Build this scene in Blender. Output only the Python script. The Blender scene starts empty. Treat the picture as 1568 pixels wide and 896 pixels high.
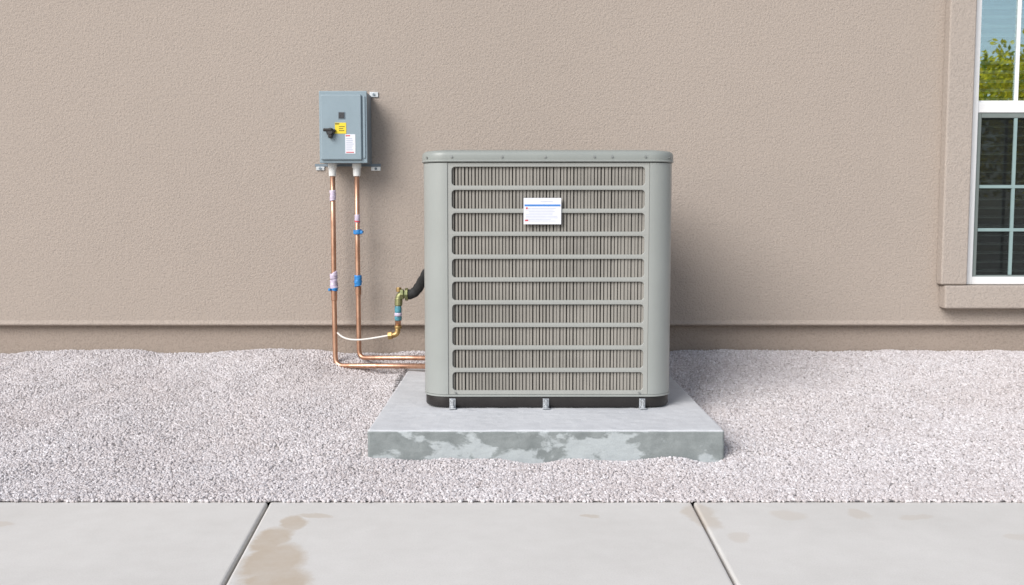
import bpy, bmesh, math, random
from mathutils import Vector, noise, Matrix
random.seed(7)
S = bpy.context.scene
COL = S.collection
CAMY = -4.66

# ------------------------------------------------------------ helpers
def link(o, parent=None):
    COL.objects.link(o)
    if parent: o.parent = parent
    return o
def empty(name):
    return link(bpy.data.objects.new(name, None))
def mesh_obj(name, verts, faces, mat, parent=None, smooth=False, bevel=0, seg=2):
    me = bpy.data.meshes.new(name)
    me.from_pydata(verts, [], faces)
    bm = bmesh.new(); bm.from_mesh(me)
    bmesh.ops.recalc_face_normals(bm, faces=bm.faces)
    bm.to_mesh(me); bm.free()
    if mat: me.materials.append(mat)
    o = bpy.data.objects.new(name, me)
    link(o, parent)
    if smooth:
        for p in me.polygons: p.use_smooth = True
    if bevel:
        m = o.modifiers.new('b', 'BEVEL'); m.width = bevel; m.segments = seg; m.limit_method = 'ANGLE'
        m.angle_limit = math.radians(40)
    return o
class MB:
    def __init__(s): s.v=[]; s.f=[]
    def box(s,x0,x1,y0,y1,z0,z1):
        b=len(s.v)
        s.v += [(x,y,z) for z in (z0,z1) for y in (y0,y1) for x in (x0,x1)]
        for f in ((0,1,3,2),(4,6,7,5),(0,4,5,1),(2,3,7,6),(0,2,6,4),(1,5,7,3)):
            s.f.append(tuple(b+i for i in f))
        return s
    def cyl(s,c,axis,r,h,n=20,r2=None):
        r2 = r if r2 is None else r2
        a=Vector(axis).normalized(); q=a.to_track_quat('Z','Y'); c=Vector(c); b=len(s.v)
        for k,(hh,rr) in enumerate(((-h/2,r),(h/2,r2))):
            for i in range(n):
                t=2*math.pi*i/n
                s.v.append(tuple(c+q@Vector((rr*math.cos(t),rr*math.sin(t),hh))))
        for i in range(n):
            j=(i+1)%n
            s.f.append((b+i,b+j,b+n+j,b+n+i))
        s.f.append(tuple(b+i for i in range(n))[::-1]); s.f.append(tuple(b+n+i for i in range(n)))
        return s
    def obj(s,name,mat,parent=None,smooth=False,bevel=0,seg=2):
        return mesh_obj(name,s.v,s.f,mat,parent,smooth,bevel,seg)
def box(name,x0,x1,y0,y1,z0,z1,mat,parent=None,bevel=0,seg=2):
    return MB().box(x0,x1,y0,y1,z0,z1).obj(name,mat,parent,bevel=bevel,seg=seg)
def cyl(name,c,axis,r,h,mat,parent=None,bevel=0,n=24,r2=None):
    return MB().cyl(c,axis,r,h,n,r2).obj(name,mat,parent,smooth=False,bevel=bevel)
def fillet(pts, rad, n=8):
    pts=[Vector(p) for p in pts]; out=[pts[0]]
    for i in range(1,len(pts)-1):
        a,b,c=pts[i-1],pts[i],pts[i+1]
        d1=(a-b).normalized(); d2=(c-b).normalized()
        r=min(rad,(a-b).length*.48,(c-b).length*.48)
        p0=b+d1*r; p2=b+d2*r
        for k in range(n+1):
            t=k/n
            out.append(p0*(1-t)**2*1.0+b*2*t*(1-t)+p2*t*t)
    out.append(pts[-1]); return out
def tube(name,pts,r,mat,parent=None,n=16,radii=None):
    pts=[Vector(p) for p in pts]; v=[];f=[]
    up=Vector((0.31,0.87,0.21)).normalized()
    for i,p in enumerate(pts):
        t=((pts[min(i+1,len(pts)-1)]-pts[max(i-1,0)])).normalized()
        a=(up-t*up.dot(t)).normalized(); up=a; b=t.cross(a)
        rr=radii[i] if radii else r
        for k in range(n):
            th=2*math.pi*k/n
            v.append(tuple(p+a*rr*math.cos(th)+b*rr*math.sin(th)))
    for i in range(len(pts)-1):
        for k in range(n):
            j=(k+1)%n
            f.append((i*n+k,i*n+j,(i+1)*n+j,(i+1)*n+k))
    f.append(tuple(range(n))[::-1]); f.append(tuple((len(pts)-1)*n+k for k in range(n)))
    o=mesh_obj(name,v,f,mat,parent,smooth=True)
    return o
def rrect(x0,x1,y0,y1,r,n=10):
    out=[]
    for cx,cy,a0 in ((x1-r,y0+r,-90),(x1-r,y1-r,0),(x0+r,y1-r,90),(x0+r,y0+r,180)):
        for k in range(n+1):
            a=math.radians(a0+90*k/n)
            out.append((cx+r*math.cos(a),cy+r*math.sin(a)))
    return out
def loft(name,loops,mat,parent=None,cap=True,angle=35):
    v=[];f=[];n=len(loops[0])
    for L in loops: v+=L
    for i in range(len(loops)-1):
        for k in range(n):
            j=(k+1)%n
            f.append((i*n+k,i*n+j,(i+1)*n+j,(i+1)*n+k))
    if cap:
        f.append(tuple(range(n))[::-1]); f.append(tuple((len(loops)-1)*n+k for k in range(n)))
    o=mesh_obj(name,v,f,mat,parent,smooth=True)
    o.data.set_sharp_from_angle(angle=math.radians(angle))
    return o

# ------------------------------------------------------------ materials
def newmat(name):
    m=bpy.data.materials.new(name); m.use_nodes=True
    nt=m.node_tree; b=nt.nodes['Principled BSDF']
    return m,nt,b
def N(nt,t,**kw):
    n=nt.nodes.new(t)
    for k,v in kw.items():
        if k in n.inputs: n.inputs[k].default_value=v
        else: setattr(n,k,v)
    return n
def ramp(nt,fac,stops,interp='LINEAR'):
    r=nt.nodes.new('ShaderNodeValToRGB'); r.color_ramp.interpolation=interp
    e=r.color_ramp.elements
    while len(e)<len(stops): e.new(0.5)
    for i,(p,c) in enumerate(stops):
        e[i].position=p; e[i].color=(c[0],c[1],c[2],1) if hasattr(c,'__len__') else (c,c,c,1)
    nt.links.new(fac,r.inputs[0]); return r.outputs[0]
def mix(nt,fac,a,b,blend='MIX'):
    m=nt.nodes.new('ShaderNodeMix'); m.data_type='RGBA'; m.blend_type=blend
    for s,val in ((0,fac),(6,a),(7,b)):
        if hasattr(val,'is_linked') or isinstance(val,bpy.types.NodeSocket): nt.links.new(val,m.inputs[s])
        else: m.inputs[s].default_value = val if s==0 else (*val,1)
    return m.outputs[2]
def coords(nt): return nt.nodes.new('ShaderNodeTexCoord').outputs['Object']
def noise_t(nt,vec,scale,detail=4,rough=.55,dist=0):
    n=N(nt,'ShaderNodeTexNoise'); n.inputs['Scale'].default_value=scale; n.inputs['Detail'].default_value=detail
    n.inputs['Roughness'].default_value=rough; n.inputs['Distortion'].default_value=dist
    nt.links.new(vec,n.inputs['Vector']); return n
def math_n(nt,op,a,b=None,clamp=False):
    m=nt.nodes.new('ShaderNodeMath'); m.operation=op; m.use_clamp=clamp
    for i,val in enumerate((a,b)):
        if val is None: continue
        if isinstance(val,bpy.types.NodeSocket): nt.links.new(val,m.inputs[i])
        else: m.inputs[i].default_value=val
    return m.outputs[0]
def bump(nt,b,h,strength,dist):
    n=nt.nodes.new('ShaderNodeBump'); n.inputs['Strength'].default_value=strength; n.inputs['Distance'].default_value=dist
    nt.links.new(h,n.inputs['Height']); nt.links.new(n.outputs[0],b.inputs['Normal']); return n
def simple(name,c,rough=.5,metal=0,var=.06,vs=18,bmp=0,bs=200):
    m,nt,b=newmat(name); co=coords(nt)
    n=noise_t(nt,co,vs,5,.6)
    lo=[max(0,x*(1-var)) for x in c]; hi=[min(1,x*(1+var)) for x in c]
    nt.links.new(ramp(nt,n.outputs[0],[(.3,lo),(.7,hi)]),b.inputs['Base Color'])
    rr=ramp(nt,n.outputs[0],[(.3,max(0,rough-.06)),(.7,min(1,rough+.06))])
    nt.links.new(rr,b.inputs['Roughness']); b.inputs['Metallic'].default_value=metal
    if bmp:
        n2=noise_t(nt,co,bs,3,.6); bump(nt,b,n2.outputs[0],bmp,.001)
    return m

# stucco
def stucco(name,c):
    m,nt,b=newmat(name); co=coords(nt)
    big=noise_t(nt,co,.8,3,.5); med=noise_t(nt,co,9,4,.6); fine=noise_t(nt,co,120,3,.7)
    base=ramp(nt,big.outputs[0],[(.3,[x*.97 for x in c]),(.7,[x*1.03 for x in c])])
    c2=mix(nt,.25,base,ramp(nt,med.outputs[0],[(.3,[x*.95 for x in c]),(.7,[x*1.05 for x in c])]))
    c3=mix(nt,1.0,c2,ramp(nt,fine.outputs[0],[(.34,.83),(.5,1.0),(.72,1.04)]),'MULTIPLY')
    nt.links.new(c3,b.inputs['Base Color']); b.inputs['Roughness'].default_value=.92
    b.inputs['Specular IOR Level'].default_value=.2
    f2=noise_t(nt,co,60,3,.6)
    h=math_n(nt,'ADD',fine.outputs[0],math_n(nt,'MULTIPLY',f2.outputs[0],1.0))
    bump(nt,b,h,.6,.0045); return m
M_stucco=stucco('stucco_tan',(.405,.345,.298))
M_stucco_base=stucco('stucco_base',(.345,.285,.24))
M_trim=stucco('stucco_trim',(.42,.363,.318))

# gravel
def gravelmat(name,inst):
    m,nt,b=newmat(name)
    co=coords(nt); ge=N(nt,'ShaderNodeNewGeometry')
    wide=noise_t(nt,ge.outputs['Position'],1.7,3,.6)
    tint=ramp(nt,wide.outputs[0],[(.3,(.92,.895,.88)),(.7,(1,1,1))])
    if inst:
        oi=N(nt,'ShaderNodeAttribute'); oi.attribute_name='rnd'; oi.attribute_type='GEOMETRY'
        col=ramp(nt,oi.outputs['Fac'],[(0,(.42,.38,.38)),(.12,(.51,.475,.475)),(.45,(.585,.55,.555)),(.8,(.65,.62,.63)),(1,(.76,.74,.755))])
        col=mix(nt,1,col,tint,'MULTIPLY')
        nt.links.new(col,b.inputs['Base Color'])
    else:
        v=N(nt,'ShaderNodeTexVoronoi'); v.inputs['Scale'].default_value=75; nt.links.new(co,v.inputs['Vector'])
        col=ramp(nt,v.outputs['Distance'],[(0,(.58,.545,.54)),(.5,(.48,.445,.44)),(.8,(.28,.26,.25))])
        nt.links.new(col,b.inputs['Base Color'])
        bump(nt,b,math_n(nt,'SUBTRACT',1.0,v.outputs['Distance']),.9,.01)
    b.inputs['Roughness'].default_value=.9; b.inputs['Specular IOR Level'].default_value=.2
    return m
M_stone=gravelmat('gravel_stone',True); M_gbed=gravelmat('gravel_under',False)

# walkway concrete with water/rust stains
def walk():
    m,nt,b=newmat('walkway_concrete'); co=coords(nt)
    n1=noise_t(nt,co,2.2,6,.6); n2=noise_t(nt,co,14,5,.65); n3=noise_t(nt,co,260,3,.6)
    c=ramp(nt,n1.outputs[0],[(.3,(.62,.60,.57)),(.7,(.71,.69,.66))])
    c=mix(nt,.35,c,ramp(nt,n2.outputs[0],[(.3,(.61,.59,.56)),(.7,(.72,.705,.68))]))
    c=mix(nt,1,c,ramp(nt,n3.outputs[0],[(.3,.92),(.6,1.0)]),'MULTIPLY')
    dn=noise_t(nt,co,7,5,.65)
    sub=N(nt,'ShaderNodeVectorMath',operation='SUBTRACT'); nt.links.new(dn.outputs['Color'],sub.inputs[0]); sub.inputs[1].default_value=(.5,.5,.5)
    sc=N(nt,'ShaderNodeVectorMath',operation='SCALE'); nt.links.new(sub.outputs[0],sc.inputs[0]); sc.inputs['Scale'].default_value=.10
    ad=N(nt,'ShaderNodeVectorMath',operation='ADD'); nt.links.new(co,ad.inputs[0]); nt.links.new(sc.outputs[0],ad.inputs[1])
    tot=None
    for cx,cy,rx,ry,st in ((-.525,-2.125,.045,.02,.55),(-.570,-2.19,.035,.06,.8),(-.585,-2.32,.05,.10,.9),(-.55,-2.47,.075,.12,.9),(-.51,-2.60,.08,.10,.9),
                        (-1.32,-2.20,.05,.025,.45),(.205,-2.135,.026,.020,.55),(.50,-2.13,.045,.12,.5),(.73,-2.12,.05,.05,.3),(.92,-2.11,.03,.05,.35),(1.06,-2.14,.05,.02,.3),(.56,-2.3,.03,.05,.3),(1.25,-2.3,.05,.03,.25)):
        s=N(nt,'ShaderNodeVectorMath',operation='SUBTRACT'); nt.links.new(ad.outputs[0],s.inputs[0]); s.inputs[1].default_value=(cx,cy,0)
        q=N(nt,'ShaderNodeVectorMath',operation='MULTIPLY'); nt.links.new(s.outputs[0],q.inputs[0]); q.inputs[1].default_value=(1/rx,1/ry,0)
        l=N(nt,'ShaderNodeVectorMath',operation='LENGTH'); nt.links.new(q.outputs[0],l.inputs[0])
        mr=N(nt,'ShaderNodeMapRange'); nt.links.new(l.outputs['Value'],mr.inputs[0])
        for i,vv in zip((1,2,3,4),(1.08,.75,0,st)): mr.inputs[i].default_value=vv
        tot=mr.outputs[0] if tot is None else math_n(nt,'MAXIMUM',tot,mr.outputs[0])
    tot=math_n(nt,'MULTIPLY',tot,ramp(nt,n2.outputs[0],[(.25,.6),(.6,1.0)]))
    c=mix(nt,tot,c,(.50,.42,.33))
    nt.links.new(c,b.inputs['Base Color']); b.inputs['Roughness'].default_value=.8
    b.inputs['Specular IOR Level'].default_value=.3
    bump(nt,b,n3.outputs[0],.25,.001); return m
M_walk=walk()

def padm():
    m,nt,b=newmat('pad_concrete'); co=coords(nt)
    g=N(nt,'ShaderNodeNewGeometry'); sp=N(nt,'ShaderNodeSeparateXYZ'); nt.links.new(g.outputs['Normal'],sp.inputs[0])
    n1=noise_t(nt,co,3,6,.6); n2=noise_t(nt,co,16,5,.6,.3); n3=noise_t(nt,co,250,3)
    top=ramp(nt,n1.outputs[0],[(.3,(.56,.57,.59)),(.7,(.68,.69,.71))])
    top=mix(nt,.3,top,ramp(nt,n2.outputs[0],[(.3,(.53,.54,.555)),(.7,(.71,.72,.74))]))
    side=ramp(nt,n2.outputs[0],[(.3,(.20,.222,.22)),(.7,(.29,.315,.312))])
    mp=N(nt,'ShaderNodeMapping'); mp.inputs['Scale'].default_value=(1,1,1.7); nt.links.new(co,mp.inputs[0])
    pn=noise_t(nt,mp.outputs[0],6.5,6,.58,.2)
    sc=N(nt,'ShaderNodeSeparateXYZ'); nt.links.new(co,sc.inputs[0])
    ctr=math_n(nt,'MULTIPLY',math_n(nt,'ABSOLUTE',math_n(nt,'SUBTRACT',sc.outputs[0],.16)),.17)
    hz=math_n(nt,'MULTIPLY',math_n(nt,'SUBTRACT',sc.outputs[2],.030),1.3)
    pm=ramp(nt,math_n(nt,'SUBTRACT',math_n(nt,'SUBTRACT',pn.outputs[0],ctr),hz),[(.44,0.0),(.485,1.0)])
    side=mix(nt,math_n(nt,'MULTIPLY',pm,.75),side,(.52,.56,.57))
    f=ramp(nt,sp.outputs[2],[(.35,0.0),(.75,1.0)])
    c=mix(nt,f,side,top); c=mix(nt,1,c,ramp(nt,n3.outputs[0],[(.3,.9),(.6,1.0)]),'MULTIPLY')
    nt.links.new(c,b.inputs['Base Color']); b.inputs['Roughness'].default_value=.75
    b.inputs['Specular IOR Level'].default_value=.3
    h=math_n(nt,'ADD',n3.outputs[0],math_n(nt,'MULTIPLY',n2.outputs[0],3.0))
    bump(nt,b,h,.3,.002); return m
M_pad=padm()

M_unit=simple('unit_paint',(.31,.325,.308),.34,0,.03,6,.12,400)
M_lid=simple('lid_paint',(.27,.288,.27),.38,0,.03,6,.12,400)
M_bars=simple('grille_paint',(.335,.34,.318),.45,0,.04,6)
M_fin=simple('louver_fin',(.235,.22,.195),.6,0,.18,5)
def coil():
    m,nt,b=newmat('coil'); co=coords(nt)
    n=noise_t(nt,co,5,5,.6); n2=noise_t(nt,co,90,3,.6)
    c=mix(nt,.5,ramp(nt,n.outputs[0],[(.3,(.17,.155,.13)),(.7,(.27,.245,.21))]),ramp(nt,n2.outputs[0],[(.3,(.13,.115,.095)),(.7,(.32,.29,.25))]))
    nt.links.new(c,b.inputs['Base Color']); b.inputs['Roughness'].default_value=.7; return m
M_coil=coil()
M_black=simple('black_plastic',(.016,.013,.012),.45,0,.2)
M_rubber=simple('black_insulation',(.02,.02,.02),.75,0,.3,40,.5,120)
M_zinc=simple('zinc',(.62,.64,.66),.35,.85,.15,60)
M_boxp=simple('box_grey_paint',(.25,.32,.36),.4,0,.04,14,.12,350)
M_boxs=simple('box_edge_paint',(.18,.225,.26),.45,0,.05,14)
M_white=simple('white_plastic',(.78,.78,.76),.4,0,.03)
M_wframe=simple('white_vinyl',(.80,.80,.80),.35,0,.02)
M_sash=simple('grey_sash',(.18,.21,.20),.5,0,.05)
M_munt=simple('grey_muntin',(.26,.36,.355),.5,0,.05)
M_yellow=simple('yellow_label',(.80,.62,.03),.5,0,.05)
M_red=simple('red_ink',(.6,.05,.06),.5)
M_blue=simple('blue_ink',(.05,.22,.60),.5)
M_ink=simple('grey_ink',(.42,.45,.55),.6)
M_label=simple('label_white',(.74,.75,.80),.4,0,.02)
M_bluetape=simple('blue_tape',(.03,.22,.55),.45,0,.3,60,.4,90)
M_lav=simple('clear_tape',(.58,.50,.62),.25,0,.25,70,.5,90)
M_lens=simple('dark_lens',(.045,.045,.05),.25)
M_cable=simple('white_cable',(.72,.70,.66),.5)
def copper(name,a,b_,rough):
    m,nt,b=newmat(name); co=coords(nt)
    mp=N(nt,'ShaderNodeMapping'); mp.inputs['Scale'].default_value=(3,3,1); nt.links.new(co,mp.inputs[0])
    n=noise_t(nt,mp.outputs[0],12,6,.65)
    nt.links.new(ramp(nt,n.outputs[0],[(.3,a),(.7,b_)]),b.inputs['Base Color'])
    nt.links.new(ramp(nt,n.outputs[0],[(.3,rough+.15),(.7,rough)]),b.inputs['Roughness'])
    b.inputs['Metallic'].default_value=.85; return m
M_copper=copper('copper',(.42,.22,.14),(.76,.47,.33),.3)
M_brass=copper('brass',(.36,.24,.10),(.66,.46,.20),.32)
M_verd=copper('weathered_brass',(.14,.17,.09),(.42,.40,.20),.45)
M_dirt=simple('dirt',(.33,.30,.27),.95,0,.2,3,.5,60)
M_roof=simple('roof_tile',(.20,.13,.10),.9,0,.2,8)
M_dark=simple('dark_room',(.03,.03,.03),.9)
M_blind=simple('blind_slat',(.82,.83,.81),.5)
def glass(name,lo,refl):
    m=bpy.data.materials.new(name); m.use_nodes=True; nt=m.node_tree
    for n in list(nt.nodes): nt.nodes.remove(n)
    o=N(nt,'ShaderNodeOutputMaterial'); mx=N(nt,'ShaderNodeMixShader'); t=N(nt,'ShaderNodeBsdfTransparent'); g=N(nt,'ShaderNodeBsdfGlossy')
    t.inputs[0].default_value=(.93,.97,.96,1); g.inputs[0].default_value=(*refl,1); g.inputs['Roughness'].default_value=.01
    lw=N(nt,'ShaderNodeLayerWeight'); lw.inputs[0].default_value=.5
    f=ramp(nt,lw.outputs['Fresnel'],[(0,lo),(1,.98)])
    nt.links.new(f,mx.inputs[0]); nt.links.new(t.outputs[0],mx.inputs[1]); nt.links.new(g.outputs[0],mx.inputs[2]); nt.links.new(mx.outputs[0],o.inputs[0])
    return m
M_glass=glass('window_glass',.38,(.80,.97,.98))
M_glass2=glass('window_glass_lower',.06,(.85,.95,.95))
def screen():
    m=bpy.data.materials.new('insect_screen'); m.use_nodes=True; nt=m.node_tree
    for n in list(nt.nodes): nt.nodes.remove(n)
    o=N(nt,'ShaderNodeOutputMaterial'); mx=N(nt,'ShaderNodeMixShader'); t=N(nt,'ShaderNodeBsdfTransparent'); g=N(nt,'ShaderNodeBsdfDiffuse')
    g.inputs[0].default_value=(.022,.024,.024,1); mx.inputs[0].default_value=.62
    nt.links.new(t.outputs[0],mx.inputs[1]); nt.links.new(g.outputs[0],mx.inputs[2]); nt.links.new(mx.outputs[0],o.inputs[0])
    return m
M_screen=screen()

# ------------------------------------------------------------ ground, walkway
g=mesh_obj('ground',[(-150,-150,-.07),(150,-150,-.07),(150,150,-.07),(-150,150,-.07)],[(0,1,2,3)],M_dirt)
walkway=empty('concrete_walkway')
ya,yb=-2.0,-3.55
def slab(nm,xa0,xa1,xb0,xb1):
    v=[(xa0,ya,-.1),(xa1,ya,-.1),(xb1,yb,-.1),(xb0,yb,-.1),(xa0,ya,0),(xa1,ya,0),(xb1,yb,0),(xb0,yb,0)]
    mesh_obj(nm,v,[(3,2,1,0),(4,5,6,7),(0,1,5,4),(1,2,6,5),(2,3,7,6),(3,0,4,7)],M_walk,walkway,bevel=.007,seg=3)
def jx(x,s): return x+s*(yb-ya)
cuts=[(-4.6,0),(-3.25,0),(-1.96,-.02),(-.673,-.088),(.499,.030),(1.75,.0),(3.0,0),(4.3,0)]
for i in range(len(cuts)-1):
    (a,s1),(b_,s2)=cuts[i],cuts[i+1]; gp=.0035
    slab('slab_%d'%i,a+gp,b_-gp,jx(a,s1)+gp,jx(b_,s2)-gp)
box('joint_filler',-4.6,4.3,yb+.01,ya-.01,-.09,-.018,M_roof,walkway)

# ------------------------------------------------------------ gravel bed
PX0,PX1,PY0,PY1=-.473,.695,-1.509,-.14
def gh(x,y):
    D=y-CAMY
    t=max(0,min(1,(D-2.95)/1.71))
    z=-.005+.141*t**1.4
    z+=.026*noise.noise(Vector((x*2.3+3.1,y*1.6,0)))*min(1,.25+t)
    z+=.009*noise.noise(Vector((x*8,y*8,4.2)))
    fr=math.exp(-((y-PY0+.01)/.05)**2)*(1 if PX0-.05<x<PX1+.05 else 0)
    z+=fr*(-.009+.022*noise.noise(Vector((x*5.5,1.7,8.))))
    dp=math.exp(-((D-4.44)/.11)**2)*(1/(1+math.exp((abs(x+.58)-.30)/.04)))
    z-=.040*dp
    k=max(0,min(1,(2.95-D)/.25))
    return z*(1-k)+.004*k
xs=[-3.8+i*.03 for i in range(int(7.6/.03)+1)]
ys=[-2.012+i*.03 for i in range(int(2.06/.03)+1)]
xs=[-7.5,-6,-5,-4.4]+xs+[4.4,5,6,7.5]
V=[];F=[];den=[]
for y in ys:
    for x in xs:
        inside = PX0<x<PX1 and PY0<y<PY1
        z=gh(x,y)
        if inside:
            e=min(x-PX0,PX1-x,y-PY0,PY1-y)
            z=min(z,.06)-.05*min(1,e/.03)
        V.append((x,y,z)); den.append(0.0 if (inside and min(x-PX0,PX1-x,y-PY0,PY1-y)>.03) or abs(x)>3.3 else 1.0)
nx=len(xs)
for j in range(len(ys)-1):
    for i in range(nx-1):
        F.append((j*nx+i,j*nx+i+1,(j+1)*nx+i+1,(j+1)*nx+i))
gb=mesh_obj('gravel_bed',V,F,M_gbed)
at=gb.data.attributes.new('dens','FLOAT','POINT')
at.data.foreach_set('value',den)
gb.data.materials.append(M_stone)
ng=bpy.data.node_groups.new('scatter','GeometryNodeTree')
ng.interface.new_socket('Geometry',in_out='INPUT',socket_type='NodeSocketGeometry')
ng.interface.new_socket('Geometry',in_out='OUTPUT',socket_type='NodeSocketGeometry')
nn=ng.nodes.new; L=ng.links.new
gi=nn('NodeGroupInput'); go=nn('NodeGroupOutput')
dp=nn('GeometryNodeDistributePointsOnFaces'); dp.distribute_method='RANDOM'
na=nn('GeometryNodeInputNamedAttribute'); na.data_type='FLOAT'; na.inputs[0].default_value='dens'
mu=nn('ShaderNodeMath'); mu.operation='MULTIPLY'; mu.inputs[1].default_value=17000
L(na.outputs[0],mu.inputs[0]); L(gi.outputs[0],dp.inputs['Mesh']); L(mu.outputs[0],dp.inputs['Density'])
jo=nn('GeometryNodeGeometryToInstance')
for k in range(5):
    ico=nn('GeometryNodeMeshIcoSphere'); ico.inputs['Radius'].default_value=.0055; ico.inputs['Subdivisions'].default_value=1
    sp=nn('GeometryNodeSetPosition'); po=nn('GeometryNodeInputPosition')
    ad=nn('ShaderNodeVectorMath'); ad.operation='ADD'; ad.inputs[1].default_value=(k*3.7,k*1.3,k)
    L(po.outputs[0],ad.inputs[0])
    no=nn('ShaderNodeTexNoise'); no.inputs['Scale'].default_value=95; no.inputs['Detail'].default_value=1
    L(ad.outputs[0],no.inputs['Vector'])
    su=nn('ShaderNodeVectorMath'); su.operation='SUBTRACT'; su.inputs[1].default_value=(.5,.5,.5); L(no.outputs['Color'],su.inputs[0])
    sc=nn('ShaderNodeVectorMath'); sc.operation='SCALE'; sc.inputs['Scale'].default_value=.007; L(su.outputs[0],sc.inputs[0])
    L(ico.outputs['Mesh'],sp.inputs['Geometry']); L(sc.outputs[0],sp.inputs['Offset'])
    sm=nn('GeometryNodeSetMaterial'); sm.inputs['Material'].default_value=M_stone
    L(sp.outputs[0],sm.inputs['Geometry']); L(sm.outputs[0],jo.inputs[0])
ip=nn('GeometryNodeInstanceOnPoints'); ip.inputs['Pick Instance'].default_value=True
ri=nn('FunctionNodeRandomValue'); ri.data_type='INT'; ri.inputs[4].default_value=0; ri.inputs[5].default_value=4
rv=nn('FunctionNodeRandomValue'); rv.data_type='FLOAT_VECTOR'; rv.inputs[0].default_value=(0,0,0); rv.inputs[1].default_value=(6.28,6.28,6.28)
rs=nn('FunctionNodeRandomValue'); rs.data_type='FLOAT_VECTOR'; rs.inputs[0].default_value=(.65,.65,.6); rs.inputs[1].default_value=(1.3,1.2,1.1); rs.inputs['Seed'].default_value=5
L(dp.outputs['Points'],ip.inputs['Points']); L(jo.outputs[0],ip.inputs['Instance']); L(ri.outputs[2],ip.inputs['Instance Index'])
L(rv.outputs[0],ip.inputs['Rotation']); L(rs.outputs[0],ip.inputs['Scale'])
rc=nn('FunctionNodeRandomValue'); rc.data_type='FLOAT'; rc.inputs['Seed'].default_value=9
st_=nn('GeometryNodeStoreNamedAttribute'); st_.data_type='FLOAT'; st_.domain='INSTANCE'; st_.inputs['Name'].default_value='rnd'
L(ip.outputs[0],st_.inputs['Geometry']); L(rc.outputs[1],st_.inputs['Value'])
rz=nn('GeometryNodeRealizeInstances'); L(st_.outputs[0],rz.inputs[0])
jg=nn('GeometryNodeJoinGeometry'); L(gi.outputs[0],jg.inputs[0]); L(rz.outputs[0],jg.inputs[0]); L(jg.outputs[0],go.inputs[0])
md=gb.modifiers.new('scatter','NODES'); md.node_group=ng

# ------------------------------------------------------------ house
house=empty('stucco_house')
WX0,WX1,WZ0,WZ1=2.15,3.07,.462,2.15
xc=[-8,WX0,WX1,8]
prof=[(3.0,0),(WZ1,0),(WZ0,0),(.290,0),(.284,-.002),(.278,-.006),(.272,-.0075),(.267,-.005),(.2645,.001),(.2642,.040)]
V=[];F=[]
for z,y in prof:
    for x in xc: V.append((x,y,z))
for j in range(len(prof)-1):
    for i in range(3):
        if j==1 and i==1: continue
        F.append((j*4+i,j*4+i+1,(j+1)*4+i+1,(j+1)*4+i))
b0=len(V)
for z in (WZ1,WZ0):
    for x in (WX0,WX1): V.append((x,.14,z))
def q(*a): F.append(a)
q(5,6,b0+1,b0); q(9,10,b0+3,b0+2); q(5,9,b0+2,b0); q(6,10,b0+3,b0+1)
w=mesh_obj('front_wall',V,F,M_stucco,house)
box('foundation_wall',-7.98,7.98,.036,.30,-.3,.2640,M_stucco_base,house)
mesh_obj('side_and_rear_walls',[(-8,.002,-.2),(-8,9,-.2),(8,9,-.2),(8,.002,-.2),(-8,.002,3),(-8,9,3),(8,9,3),(8,.002,3)],[(0,1,5,4),(1,2,6,5),(2,3,7,6)],M_stucco,house)
mesh_obj('roof',[(-8.3,-.3,3.0),(8.3,-.3,3.0),(8.3,9.3,3.0),(-8.3,9.3,3.0),(-8.3,-.3,3.12),(8.3,-.3,3.12),(8.3,9.3,3.12),(-8.3,9.3,3.12),(-4,4.5,4.6),(4,4.5,4.6)],
  [(0,1,2,3),(0,1,5,4),(1,2,6,5),(2,3,7,6),(3,0,4,7),(4,5,9,8),(5,6,9),(6,7,8,9),(7,4,8)],M_roof,house)
box('trim_jamb_left',2.02,2.143,-.060,-.001,.464,2.27,M_trim,house,bevel=.008,seg=3)
box('trim_jamb_right',3.077,3.20,-.060,-.001,.464,2.27,M_trim,house,bevel=.008,seg=3)
box('trim_head',2.146,3.074,-.060,-.001,2.15,2.27,M_trim,house,bevel=.008,seg=3)
box('trim_sill',2.036,3.184,-.072,-.001,.352,.461,M_trim,house,bevel=.008,seg=3)
# window
win=empty('window'); win.parent=house
def frame(nm,x0,x1,z0,z1,y0,y1,wd,mat,bw=.003):
    m=MB()
    m.box(x0,x0+wd,y0,y1,z0,z1); m.box(x1-wd,x1,y0,y1,z0,z1)
    m.box(x0+wd+.0002,x1-wd-.0002,y0+.0004,y1-.0004,z0,z0+wd); m.box(x0+wd+.0002,x1-wd-.0002,y0+.0004,y1-.0004,z1-wd,z1)
    return m.obj(nm,mat,win,bevel=bw)
frame('outer_frame',WX0+.002,WX1-.002,WZ0+.001,WZ1-.002,-.012,.07,.036,M_wframe)
x0,x1=WX0+.0385,WX1-.0385
box('meeting_rail',x0,x1,.0,.055,1.272,1.320,M_wframe,win,bevel=.003)
frame('upper_sash',x0+.0005,x1-.0005,1.3205,WZ1-.0385,.02,.05,.010,M_wframe)
frame('screen_frame',x0+.0005,x1-.0005,WZ0+.0385-.018,1.2715,.004,.02,.024,M_sash)
box('upper_glass',x0+.008,x1-.008,.038,.041,1.325,WZ1-.045,M_glass,win)
box('lower_glass',x0+.008,x1-.008,.050,.053,WZ0+.04,1.27,M_glass2,win)
mesh_obj('insect_screen',[(x0+.02,.014,WZ0+.03),(x1-.02,.014,WZ0+.03),(x1-.02,.014,1.26),(x0+.02,.014,1.26)],[(0,1,2,3)],M_screen,win)
mm=MB()
for x in (2.375,2.61,2.845): mm.box(x-.0075,x+.0075,.005,.0125,WZ0+.046,1.247)
for z in (.722,.926): mm.box(x0+.0255,x1-.0255,.004,.012,z-.0075,z+.0075)
mm.obj('lower_muntins',M_munt,win)
mu2=MB()
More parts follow.
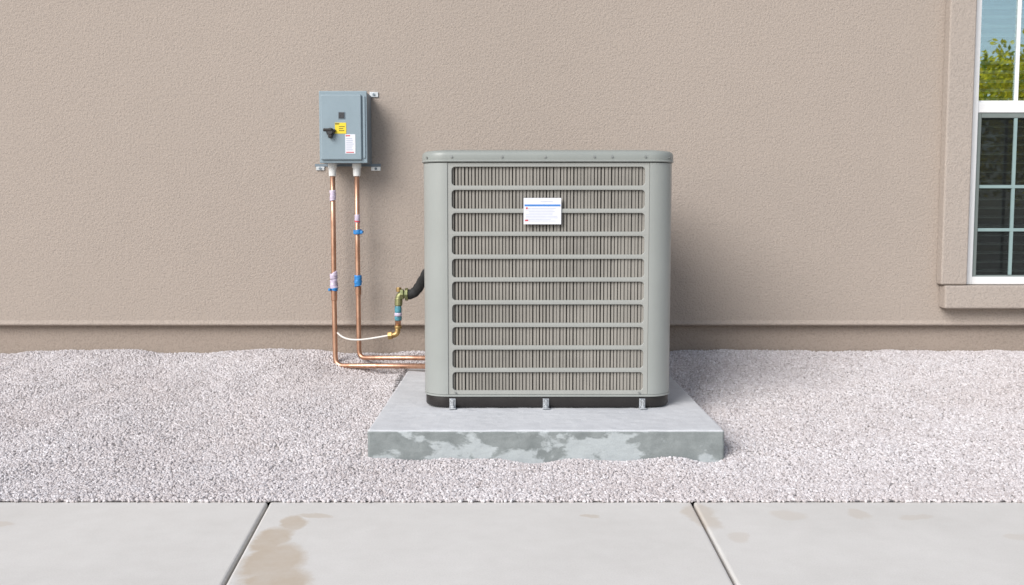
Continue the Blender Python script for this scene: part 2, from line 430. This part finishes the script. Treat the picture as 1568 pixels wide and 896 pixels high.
for x in (2.385,2.61,2.835): mu2.box(x-.008,x+.008,.030,.037,1.332,WZ1-.05)
mu2.obj('upper_muntins',M_wframe,win)
bl=MB()
z=WZ0+.06
while z<WZ1-.03:
    b=len(bl.v); hh=.0075 if z>1.3 else .003
    bl.v+=[(x0+.01,.0505+.006,z-hh+.001),(x1-.01,.0505+.006,z-hh+.001),(x1-.01,.085,z+.010),(x0+.01,.085,z+.010)]; bl.f.append((b,b+1,b+2,b+3))
    b=len(bl.v)
    bl.v+=[(x0+.01,.056,z-hh),(x1-.01,.056,z-hh),(x1-.01,.056,z+hh),(x0+.01,.056,z+hh)]; bl.f.append((b,b+1,b+2,b+3))
    z+=.043
bl.obj('blind_slats',M_blind,win)
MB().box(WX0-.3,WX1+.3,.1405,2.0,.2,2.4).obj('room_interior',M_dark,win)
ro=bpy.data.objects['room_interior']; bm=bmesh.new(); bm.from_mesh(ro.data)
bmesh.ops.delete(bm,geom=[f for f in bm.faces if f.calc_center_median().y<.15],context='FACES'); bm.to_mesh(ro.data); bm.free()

# ------------------------------------------------------------ pad
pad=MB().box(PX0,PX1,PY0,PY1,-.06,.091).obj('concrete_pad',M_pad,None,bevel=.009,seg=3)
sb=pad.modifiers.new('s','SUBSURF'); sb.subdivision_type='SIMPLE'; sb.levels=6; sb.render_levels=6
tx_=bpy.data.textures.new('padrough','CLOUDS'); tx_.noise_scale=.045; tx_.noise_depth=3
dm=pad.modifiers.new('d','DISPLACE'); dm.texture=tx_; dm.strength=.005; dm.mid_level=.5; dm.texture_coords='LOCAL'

# ------------------------------------------------------------ AC condenser
ac=empty('air_conditioner_condenser')
AX0,AX1,AY0,AY1=-.322,.582,-1.150,-.265
R=.088
def RR(off,z,r=R,n=12): return [(x,y,z) for x,y in rrect(AX0+off,AX1-off,AY0+off,AY1-off,max(.01,r-off),n)]
loft('base_pan',[RR(.012,.0945),RR(.006,.098),RR(.004,.102),RR(.004,.128),RR(.006,.140)],M_black,ac)
loft('bottom_rail',[RR(.001,.1345),RR(-.001,.1355),RR(-.001,.1415),RR(.004,.1425)],M_unit,ac,cap=False)
loft('top_lid',[RR(.008,.9785),RR(-.003,.9795),RR(-.0045,.984),RR(-.0045,1.003),RR(-.003,1.011),RR(.002,1.017),RR(.010,1.0205),RR(.03,1.023),RR(.06,1.026)],M_lid,ac,angle=60)
loft('lid_bead',[RR(-.0040,.981),RR(-.0068,.9825),RR(-.0068,.9855),RR(-.0043,.987)],M_unit,ac,cap=False)
loft('coil',[RR(.030,.141),RR(.030,.978)],M_coil,ac,cap=False)
def post(nm,cx,cy,a0,ext):
    pts=[]
    for k in range(13):
        a=math.radians(a0+90*k/12); pts.append((cx+R*math.cos(a),cy+R*math.sin(a),math.cos(a),math.sin(a)))
    a1=math.radians(a0); a2=math.radians(a0+90)
    t1=(math.sin(a1),-math.cos(a1)); t2=(-math.sin(a2),math.cos(a2))
    p0=pts[0]; pl=pts[-1]
    pts=[(p0[0]+t1[0]*ext-p0[2]*.004,p0[1]+t1[1]*ext-p0[3]*.004,p0[2],p0[3]),(p0[0]+t1[0]*ext,p0[1]+t1[1]*ext,p0[2],p0[3])]+pts+[(pl[0]+t2[0]*ext,pl[1]+t2[1]*ext,pl[2],pl[3]),(pl[0]+t2[0]*ext-pl[2]*.004,pl[1]+t2[1]*ext-pl[3]*.004,pl[2],pl[3])]
    V=[];F=[];n=len(pts)
    for off in (0,.008):
        for z in (.1430,.9765):
            for p in pts: V.append((p[0]-p[2]*off,p[1]-p[3]*off,z))
    for i in range(n-1):
        F.append((i,i+1,n+i+1,n+i)); F.append((2*n+i,3*n+i,3*n+i+1,2*n+i+1))
    F.append((0,n,3*n,2*n)); F.append((n-1,3*n-1,4*n-1,2*n-1))
    o=mesh_obj(nm,V,F,M_unit,ac,smooth=True); o.data.set_sharp_from_angle(angle=math.radians(30))
post('corner_post_1',AX0+R,AY0+R,180,.003); post('corner_post_2',AX1-R,AY0+R,270,.003)
post('corner_post_3',AX1-R,AY1-R,0,.003); post('corner_post_4',AX0+R,AY1-R,90,.003)
def louver(nm,org,ux,nrm,width):
    ux=Vector(ux); nrm=Vector(nrm); org=Vector(org)
    P=lambda u,w,z: tuple(org+ux*u+nrm*(-w)+Vector((0,0,z)))
    V=[];F=[]
    z0,z1=.1435,.9765; rows=10; ph=(z1-z0-.012)/rows
    st=.014
    for r_ in range(rows):
        za=z0+.006+r_*ph; zb=za+ph
        inn=rrect(st,width-st,za+.0066,zb-.0066,.013,6)
        n=len(inn); out=[]
        for i,(u,z) in enumerate(inn):
            c=i//7; k=i%7
            cu=(width,width,0,0)[c]; cz=(za,zb,zb,za)[c]
            if r_==0 and cz==za: cz=z0
            if r_==rows-1 and cz==zb: cz=z1
            if k==3: out.append((cu,cz))
            elif (k<3)==(c in (0,2)): out.append((u,cz))
            else: out.append((cu,z))
        b=len(V)
        for u,z in out: V.append(P(u,0,z))
        zc=(za+zb)/2
        for u,z in inn: V.append(P(u,.0004,z))
        for u,z in inn: V.append(P(u+(.001 if u<width/2 else -.001),.0016,z+(.0012 if z<zc else -.0012)))
        for u,z in inn: V.append(P(u+(.001 if u<width/2 else -.001),.010,z+(.0012 if z<zc else -.0012)))
        for i in range(n):
            j=(i+1)%n
            for s in range(3): F.append((b+s*n+i,b+s*n+j,b+(s+1)*n+j,b+(s+1)*n+i))
    mesh_obj(nm,V,F,M_bars,ac)
    m=MB(); pitch=.0122; cnt=int((width-2*st)/pitch); off=(width-cnt*pitch)/2
    for i in range(cnt+1):
        u=off+i*pitch; wv=.0044+random.uniform(-.0007,.0006); jx_=random.uniform(-.0010,.0010); dz=random.uniform(-.001,.001)
        b=len(m.v)
        for z in (.146,.975):
            for du,w_ in ((-wv,.012+dz),(wv,.009+dz),(wv,.018),(-wv,.020)): m.v.append(P(u+du+jx_,w_,z))
        for f in ((0,1,5,4),(1,2,6,5),(2,3,7,6),(3,0,4,7)): m.f.append(tuple(b+k for k in f))
    m.obj(nm+'_fins',M_fin,ac)
g_=.0040
louver('front_louver',(AX0+R+g_,AY0+.003,0),(1,0,0),(0,-1,0),AX1-AX0-2*R-2*g_)
louver('rear_louver',(AX1-R-g_,AY1-.003,0),(-1,0,0),(0,1,0),AX1-AX0-2*R-2*g_)
louver('left_louver',(AX0+.003,AY1-R-g_,0),(0,-1,0),(-1,0,0),AY1-AY0-2*R-2*g_)
louver('right_louver',(AX1-.003,AY0+R+g_,0),(0,1,0),(1,0,0),AY1-AY0-2*R-2*g_)
sc=MB()
for x in (-.215,-.036,.117,.292,.355,.474): sc.cyl((x,AY0-.006,.998),(0,1,0),.0042,.005,12)
for x,y,dx,dy in ((AX0+.022,AY0+.03,-.75,-.66),(AX1-.022,AY0+.03,.75,-.66)): sc.cyl((x+dx*.0055,y+dy*.0045,.996),(dx,dy,0),.004,.006,12)
for x in (-.205,.46): sc.cyl((x,AY0-.0005,.150),(0,1,0),.003,.006,10)
M_screw=simple('screw_steel',(.32,.33,.32),.4,.7,.15,60)
sc.obj('screws',M_screw,ac)
cx,cy=(AX0+AX1)/2,(AY0+AY1)/2
fg=MB()
for i in range(1,15):
    r_=.025*i+.02; n=48; b=len(fg.v); zz=1.034+.018*math.cos(r_/.37*math.pi/2)
    for k in range(n):
        a=2*math.pi*k/n
        for dr,dz in ((-.0015,0),(0,.002),(.0015,0),(0,-.002)): fg.v.append((cx+(r_+dr)*math.cos(a),cy+(r_+dr)*math.sin(a),zz+dz-.012))
    for k in range(n):
        for s in range(4): fg.f.append((b+k*4+s,b+k*4+(s+1)%4,b+((k+1)%n)*4+(s+1)%4,b+((k+1)%n)*4+s))
fg.obj('fan_guard',M_black,ac)
cyl('fan_opening',(cx,cy,1.0268),(0,0,1),.36,.001,M_lens,ac,n=48)
lb=empty('nameplate_label'); lb.parent=ac
lx0,lx1,lz0,lz1=.0415,.1755,.7585,.852; ly=AY0-.0035
box('label_sheet',lx0,lx1,ly,ly+.005,lz0,lz1,M_label,lb)
box('blue_band',lx0+.003,lx1-.003,ly-.0006,ly+.001,.8225,.829,M_blue,lb)
tx=MB()
random.seed(3)
for i in range(9):
    z=.8155-i*.0056; a=lx0+(.018 if 1<i<4 else .008)
    tx.box(a,lx1-.012-random.uniform(0,.03),ly-.0005,ly+.001,z-.0011,z)
tx.box(lx0+.06,lx1-.03,ly-.0005,ly+.001,.838,.8395)
tx.obj('label_text',M_ink,lb)
tr=MB()
tr.box(lx0+.008,lx0+.014,ly-.0009,ly+.001,.813,.8185); tr.box(lx0+.005,lx0+.016,ly-.0009,ly+.001,.770,.7745); tr.obj('label_red_marks',M_red,lb)
an=MB()
for x in (-.2155,.123,.472):
    an.box(x-.013,x+.013,AY0-.026,AY0+.003,.0935,.0970)
    an.cyl((x,AY0-.014,.1005),(0,0,1),.0095,.007,6)
    an.cyl((x,AY0-.014,.112),(0,0,1),.0040,.028,10)
    an.cyl((x,AY0-.014,.122),(0,0,1),.0085,.006,6)
    an.box(x-.011,x+.011,AY0-.001,AY0+.0025,.0970,.128)
an.obj('anchor_bolts',M_zinc,ac,bevel=.0008)

# ------------------------------------------------------------ disconnect box
db=empty('electrical_disconnect_box')
bx0,bx1,bz0,bz1=-.8745,-.661,1.030,1.350; by=-.16
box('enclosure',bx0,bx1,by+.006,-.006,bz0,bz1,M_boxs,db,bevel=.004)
box('cover_front',bx0-.002,bx1+.002,by,by+.0058,bz0-.002,bz1+.003,M_boxp,db,bevel=.003)
box('door',bx0+.006,bx1-.022,by-.012,by-.0005,bz0+.012,bz1-.014,M_boxp,db,bevel=.005,seg=3)
box('door_edge',bx1-.016,bx1-.006,by-.005,by-.0005,bz0+.02,bz1-.02,M_boxp,db,bevel=.002)
yd=by-.012
box('indicator_bezel',-.788,-.757,yd-.003,yd+.001,1.226,1.258,M_boxs,db,bevel=.001)
box('indicator_window',-.785,-.760,yd-.005,yd+.001,1.229,1.255,M_lens,db,bevel=.001)
box('warning_label',-.803,-.752,yd-.0015,yd+.001,1.160,1.209,M_yellow,db)
t=MB(); 
for i in range(3): t.box(-.785,-.757-random.uniform(0,.008),yd-.0022,yd,1.190-i*.009,1.1925-i*.009)
t.box(-.802,-.783,yd-.0022,yd,1.2015,1.206)
t.obj('warning_text',M_black,db)
box('rating_label',-.757,-.711,yd-.0015,yd+.001,1.070,1.157,M_label,db)
t=MB()
for i in range(7): t.box(-.753,-.716-random.uniform(0,.012),yd-.0022,yd,1.137-i*.0085,1.1395-i*.0085)
t.obj('rating_text',M_ink,db)
t=MB(); t.box(-.755,-.735,yd-.0024,yd,1.148,1.153); t.box(-.753,-.718,yd-.0024,yd,1.074,1.078); t.obj('rating_red_marks',M_red,db)
cyl('switch_hub',(-.822,yd-.009,1.167),(0,1,0),.018,.02,M_black,db,bevel=.002)
cyl('switch_hub_cap',(-.822,yd-.022,1.167),(0,1,0),.012,.008,M_lens,db,bevel=.001)
box('switch_lever',-.853,-.812,yd-.028,yd-.016,1.168,1.182,M_black,db,bevel=.004)
box('switch_tab',-.831,-.813,yd-.024,yd-.001,1.140,1.156,M_black,db,bevel=.003)
cyl('padlock_hasp',(-.804,yd-.006,1.173),(0,1,0),.006,.014,M_black,db,bevel=.002)
def tab(nm,xa,xb,za,zb):
    box(nm,xa,xb,-.006,-.0015,za,zb,M_zinc,db,bevel=.001)
    cyl(nm+'_screw',((xa+xb)/2,-.009,(za+zb)/2),(0,1,0),.006,.005,M_boxs,db)
tab('mount_tab_1',-.668,-.628,1.343,1.367)
tab('mount_tab_2',-.665,-.620,1.000,1.019)
tab('mount_tab_3',-.925,-.885,1.002,1.019)
box('mount_strip',-.93,-.62,-.0045,-.001,1.020,1.032,M_boxs,db)

# ------------------------------------------------------------ pipes
lines=empty('copper_refrigerant_lines')
def Y(D): return CAMY+D
for i,(x,) in enumerate(((-.830,),(-.718,))):
    cyl('fitting_nut_%d'%i,(x,Y(4.56),1.019),(0,0,1),.021,.024,M_white,lines,bevel=.003,n=12)
    cyl('fitting_sleeve_%d'%i,(x,Y(4.56),.990),(0,0,1),.0165,.040,M_white,lines,bevel=.003,r2=.018)
p1=fillet([(-.830,Y(4.56),1.02),(-.8295,Y(4.557),.70),(-.829,Y(4.55),.40),(-.8255,Y(4.54),.089),(-.30,Y(4.29),.126)],.045)
tube('suction_line',p1,.0118,M_copper,lines)
p2=fillet([(-.718,Y(4.56),1.02),(-.7185,Y(4.56),.60),(-.716,Y(4.55),.125),(-.30,Y(4.30),.161)],.04)
tube('liquid_line',p2,.0112,M_copper,lines)
def sleeve(nm,x,D,z,h,r,mat,wob=.0015):
    pts=[];rad=[]
    n=max(5,int(h/.004))
    for k in range(n+1):
        pts.append((x+random.uniform(-wob,wob)*.5,Y(D),z-h/2+h*k/n)); rad.append(r+random.uniform(-wob,wob))
    tube(nm,pts,r,mat,lines,radii=rad)
sleeve('clear_tape_1',-.8295,4.557,.882,.048,.0140,M_lav)
sleeve('clear_tape_2',-.8290,4.551,.485,.080,.0165,M_lav,.003)
sleeve('blue_band_1',-.829,4.55,.447,.012,.0175,M_bluetape)
sleeve('blue_clip_1',-.7175,4.56,.713,.021,.0195,M_bluetape,.001)
box('blue_clip_tail',-.705,-.692,Y(4.545),Y(4.575),.706,.720,M_bluetape,lines,bevel=.002)
sleeve('blue_clip_2',-.717,4.555,.487,.050,.0175,M_bluetape,.002)
box('blue_band_tail',-.853,-.843,Y(4.53),Y(4.56),.440,.452,M_bluetape,lines,bevel=.002)
sleeve('white_tag',-.718,4.56,.775,.038,.0123,M_lav,.0003)
sleeve('red_mark',-.718,4.56,.762,.006,.0128,M_red,.0002)
cyl('coupling_1',(-.8286,Y(4.549),.42),(0,0,1),.0145,.05,M_copper,lines,bevel=.002)
cyl('coupling_2',(-.717,Y(4.557),.44),(0,0,1),.0138,.04,M_copper,lines,bevel=.002)
va=empty('service_valve_assembly')
D0=4.42
tube('brass_elbow',fillet([(-.560,Y(D0),.246),(-.520,Y(D0),.250),(-.517,Y(D0),.31)],.03),.0125,M_brass,va)
cyl('elbow_nut',(-.553,Y(D0),.2465),(1,0,.1),.019,.020,M_brass,va,bevel=.002,n=6)
cyl('elbow_collar',(-.517,Y(D0),.285),(0,0,1),.0165,.014,M_brass,va,bevel=.002)
tube('riser',[(-.517,Y(D0),.29),(-.516,Y(D0),.345),(-.515,Y(D0),.40)],.0135,M_copper,va)
random.seed(11)
pts=[(-.516,Y(D0),.315+.006*k) for k in range(12)]
M_teal=simple('teal_tape',(.07,.24,.30),.4,0,.5,60,.5,90)
tube('blue_tape_wrap',pts,.015,M_teal,va,radii=[.0155+random.uniform(-.001,.0015) for _ in pts])
pts=[(-.516,Y(D0),.335+.005*k) for k in range(4)]
tube('clear_wrap',pts,.0175,M_lav,va)
cyl('valve_body',(-.514,Y(D0),.400),(0,0,1),.0175,.035,M_verd,va,bevel=.003,n=16)
tube('valve_elbow',fillet([(-.513,Y(D0),.395),(-.511,Y(D0),.432),(-.462,Y(D0),.434)],.03),.0165,M_verd,va)
cyl('valve_nut_1',(-.498,Y(D0),.434),(1,0,0),.026,.015,M_verd,va,bevel=.002,n=6)
cyl('valve_nut_2',(-.477,Y(D0),.434),(1,0,0),.029,.014,M_verd,va,bevel=.002,n=8)
cyl('valve_cap',(-.512,Y(D0),.455),(0,0,1),.012,.02,M_brass,va,bevel=.002)
hs=[];ctrl=[Vector(p) for p in ((-.470,Y(4.42),.434),(-.415,Y(4.42),.428),(-.400,Y(4.38),.545),(-.312,Y(4.22),.60))]
for k in range(25):
    t_=k/24; a=(1-t_)
    hs.append(ctrl[0]*a**3+ctrl[1]*3*a*a*t_+ctrl[2]*3*a*t_*t_+ctrl[3]*t_**3)
tube('insulated_hose',hs,.0235,M_rubber,va,radii=[.0225+.0012*math.sin(k*1.7) for k in range(25)])
cb=[];ctrl=[Vector(p) for p in ((-.812,Y(4.53),.246),(-.765,Y(4.50),.195),(-.66,Y(4.44),.228),(-.556,Y(4.42),.247))]
for k in range(21):
    t_=k/20; a=(1-t_)
    cb.append(ctrl[0]*a**3+ctrl[1]*3*a*a*t_+ctrl[2]*3*a*t_*t_+ctrl[3]*t_**3)
tube('white_cable',cb,.0042,M_cable,va,n=10)

# ------------------------------------------------------------ tree across the yard (seen mirrored in the window)
tree=empty('yard_tree')
random.seed(21)
M_bark=simple('bark',(.12,.09,.06),.9)
def leafm():
    m,nt,b=newmat('leaf'); co=coords(nt); n=noise_t(nt,co,2.2,4,.6)
    c=ramp(nt,n.outputs[0],[(.38,(.22,.27,.03)),(.58,(.75,.62,.05))])
    nt.links.new(c,b.inputs['Base Color']); b.inputs['Roughness'].default_value=.7
    tr=N(nt,'ShaderNodeBsdfTranslucent'); nt.links.new(c,tr.inputs[0])
    mx=N(nt,'ShaderNodeMixShader'); mx.inputs[0].default_value=.6
    nt.links.new(b.outputs[0],mx.inputs[1]); nt.links.new(tr.outputs[0],mx.inputs[2])
    nt.links.new(mx.outputs[0],nt.nodes['Material Output'].inputs[0]); return m
M_leaf=leafm()
tx,ty=14.0,-20
tube('trunk',[(tx,ty,-.1),(tx+.1,ty,1.2),(tx,ty+.1,2.6)],.2,M_bark,tree,radii=[.24,.17,.1])
for k in range(5):
    a=k*1.26; tube('limb_%d'%k,[(tx,ty,1.6+.2*k),(tx+.8*math.cos(a),ty+.8*math.sin(a),2.6+.1*k),(tx+1.6*math.cos(a),ty+1.6*math.sin(a),3.3)],.07,M_bark,tree,n=8,radii=[.09,.06,.03])
lf=MB()
for c in range(80):
    a=random.uniform(0,6.28); rr=3.3*math.sqrt(random.random()); cz=random.uniform(1.6,5.2-.3*rr)
    c0=Vector((tx+rr*math.cos(a),ty+rr*math.sin(a),cz))
    for i in range(170):
        p=c0+Vector((random.gauss(0,.36),random.gauss(0,.36),random.gauss(0,.27)))
        u=Vector((random.gauss(0,1),random.gauss(0,1),random.gauss(0,1))).normalized(); w_=u.orthogonal().normalized()
        s=.085; b=len(lf.v)
        lf.v+=[tuple(p-u*s),tuple(p+w_*s*.5),tuple(p+u*s),tuple(p-w_*s*.5)]; lf.f.append((b,b+1,b+2,b+3))
lf.obj('crown',M_leaf,tree)

# ------------------------------------------------------------ light, camera
d=Vector((.60,.72,-.66)).normalized()
sun=bpy.data.lights.new('sun','SUN'); sun.energy=3.4; sun.angle=math.radians(36); sun.color=(1,.975,.95)
so=link(bpy.data.objects.new('sun',sun)); so.rotation_euler=d.to_track_quat('-Z','Y').to_euler()
W=bpy.data.worlds.new('World'); S.world=W; W.use_nodes=True; nt=W.node_tree
bg=nt.nodes['Background']; sk=nt.nodes.new('ShaderNodeTexSky'); sk.sky_type='NISHITA'; sk.sun_disc=False
sk.sun_elevation=math.asin(-d.z); sk.sun_rotation=math.atan2(-d.x,-d.y); sk.dust_density=1.2
hs_=nt.nodes.new('ShaderNodeHueSaturation'); hs_.inputs['Saturation'].default_value=.58
nt.links.new(sk.outputs[0],hs_.inputs['Color']); nt.links.new(hs_.outputs[0],bg.inputs[0]); bg.inputs[1].default_value=.15
cam=bpy.data.cameras.new('camera'); co_=link(bpy.data.objects.new('camera',cam)); co_.location=(0,CAMY,.79)
co_.rotation_euler=(math.radians(85.5),0,0); cam.sensor_width=36; cam.lens=1500/1568*36; cam.clip_end=500; cam.clip_start=.05
S.camera=co_
S.view_settings.view_transform='Standard'; S.view_settings.look='None'; S.view_settings.exposure=0
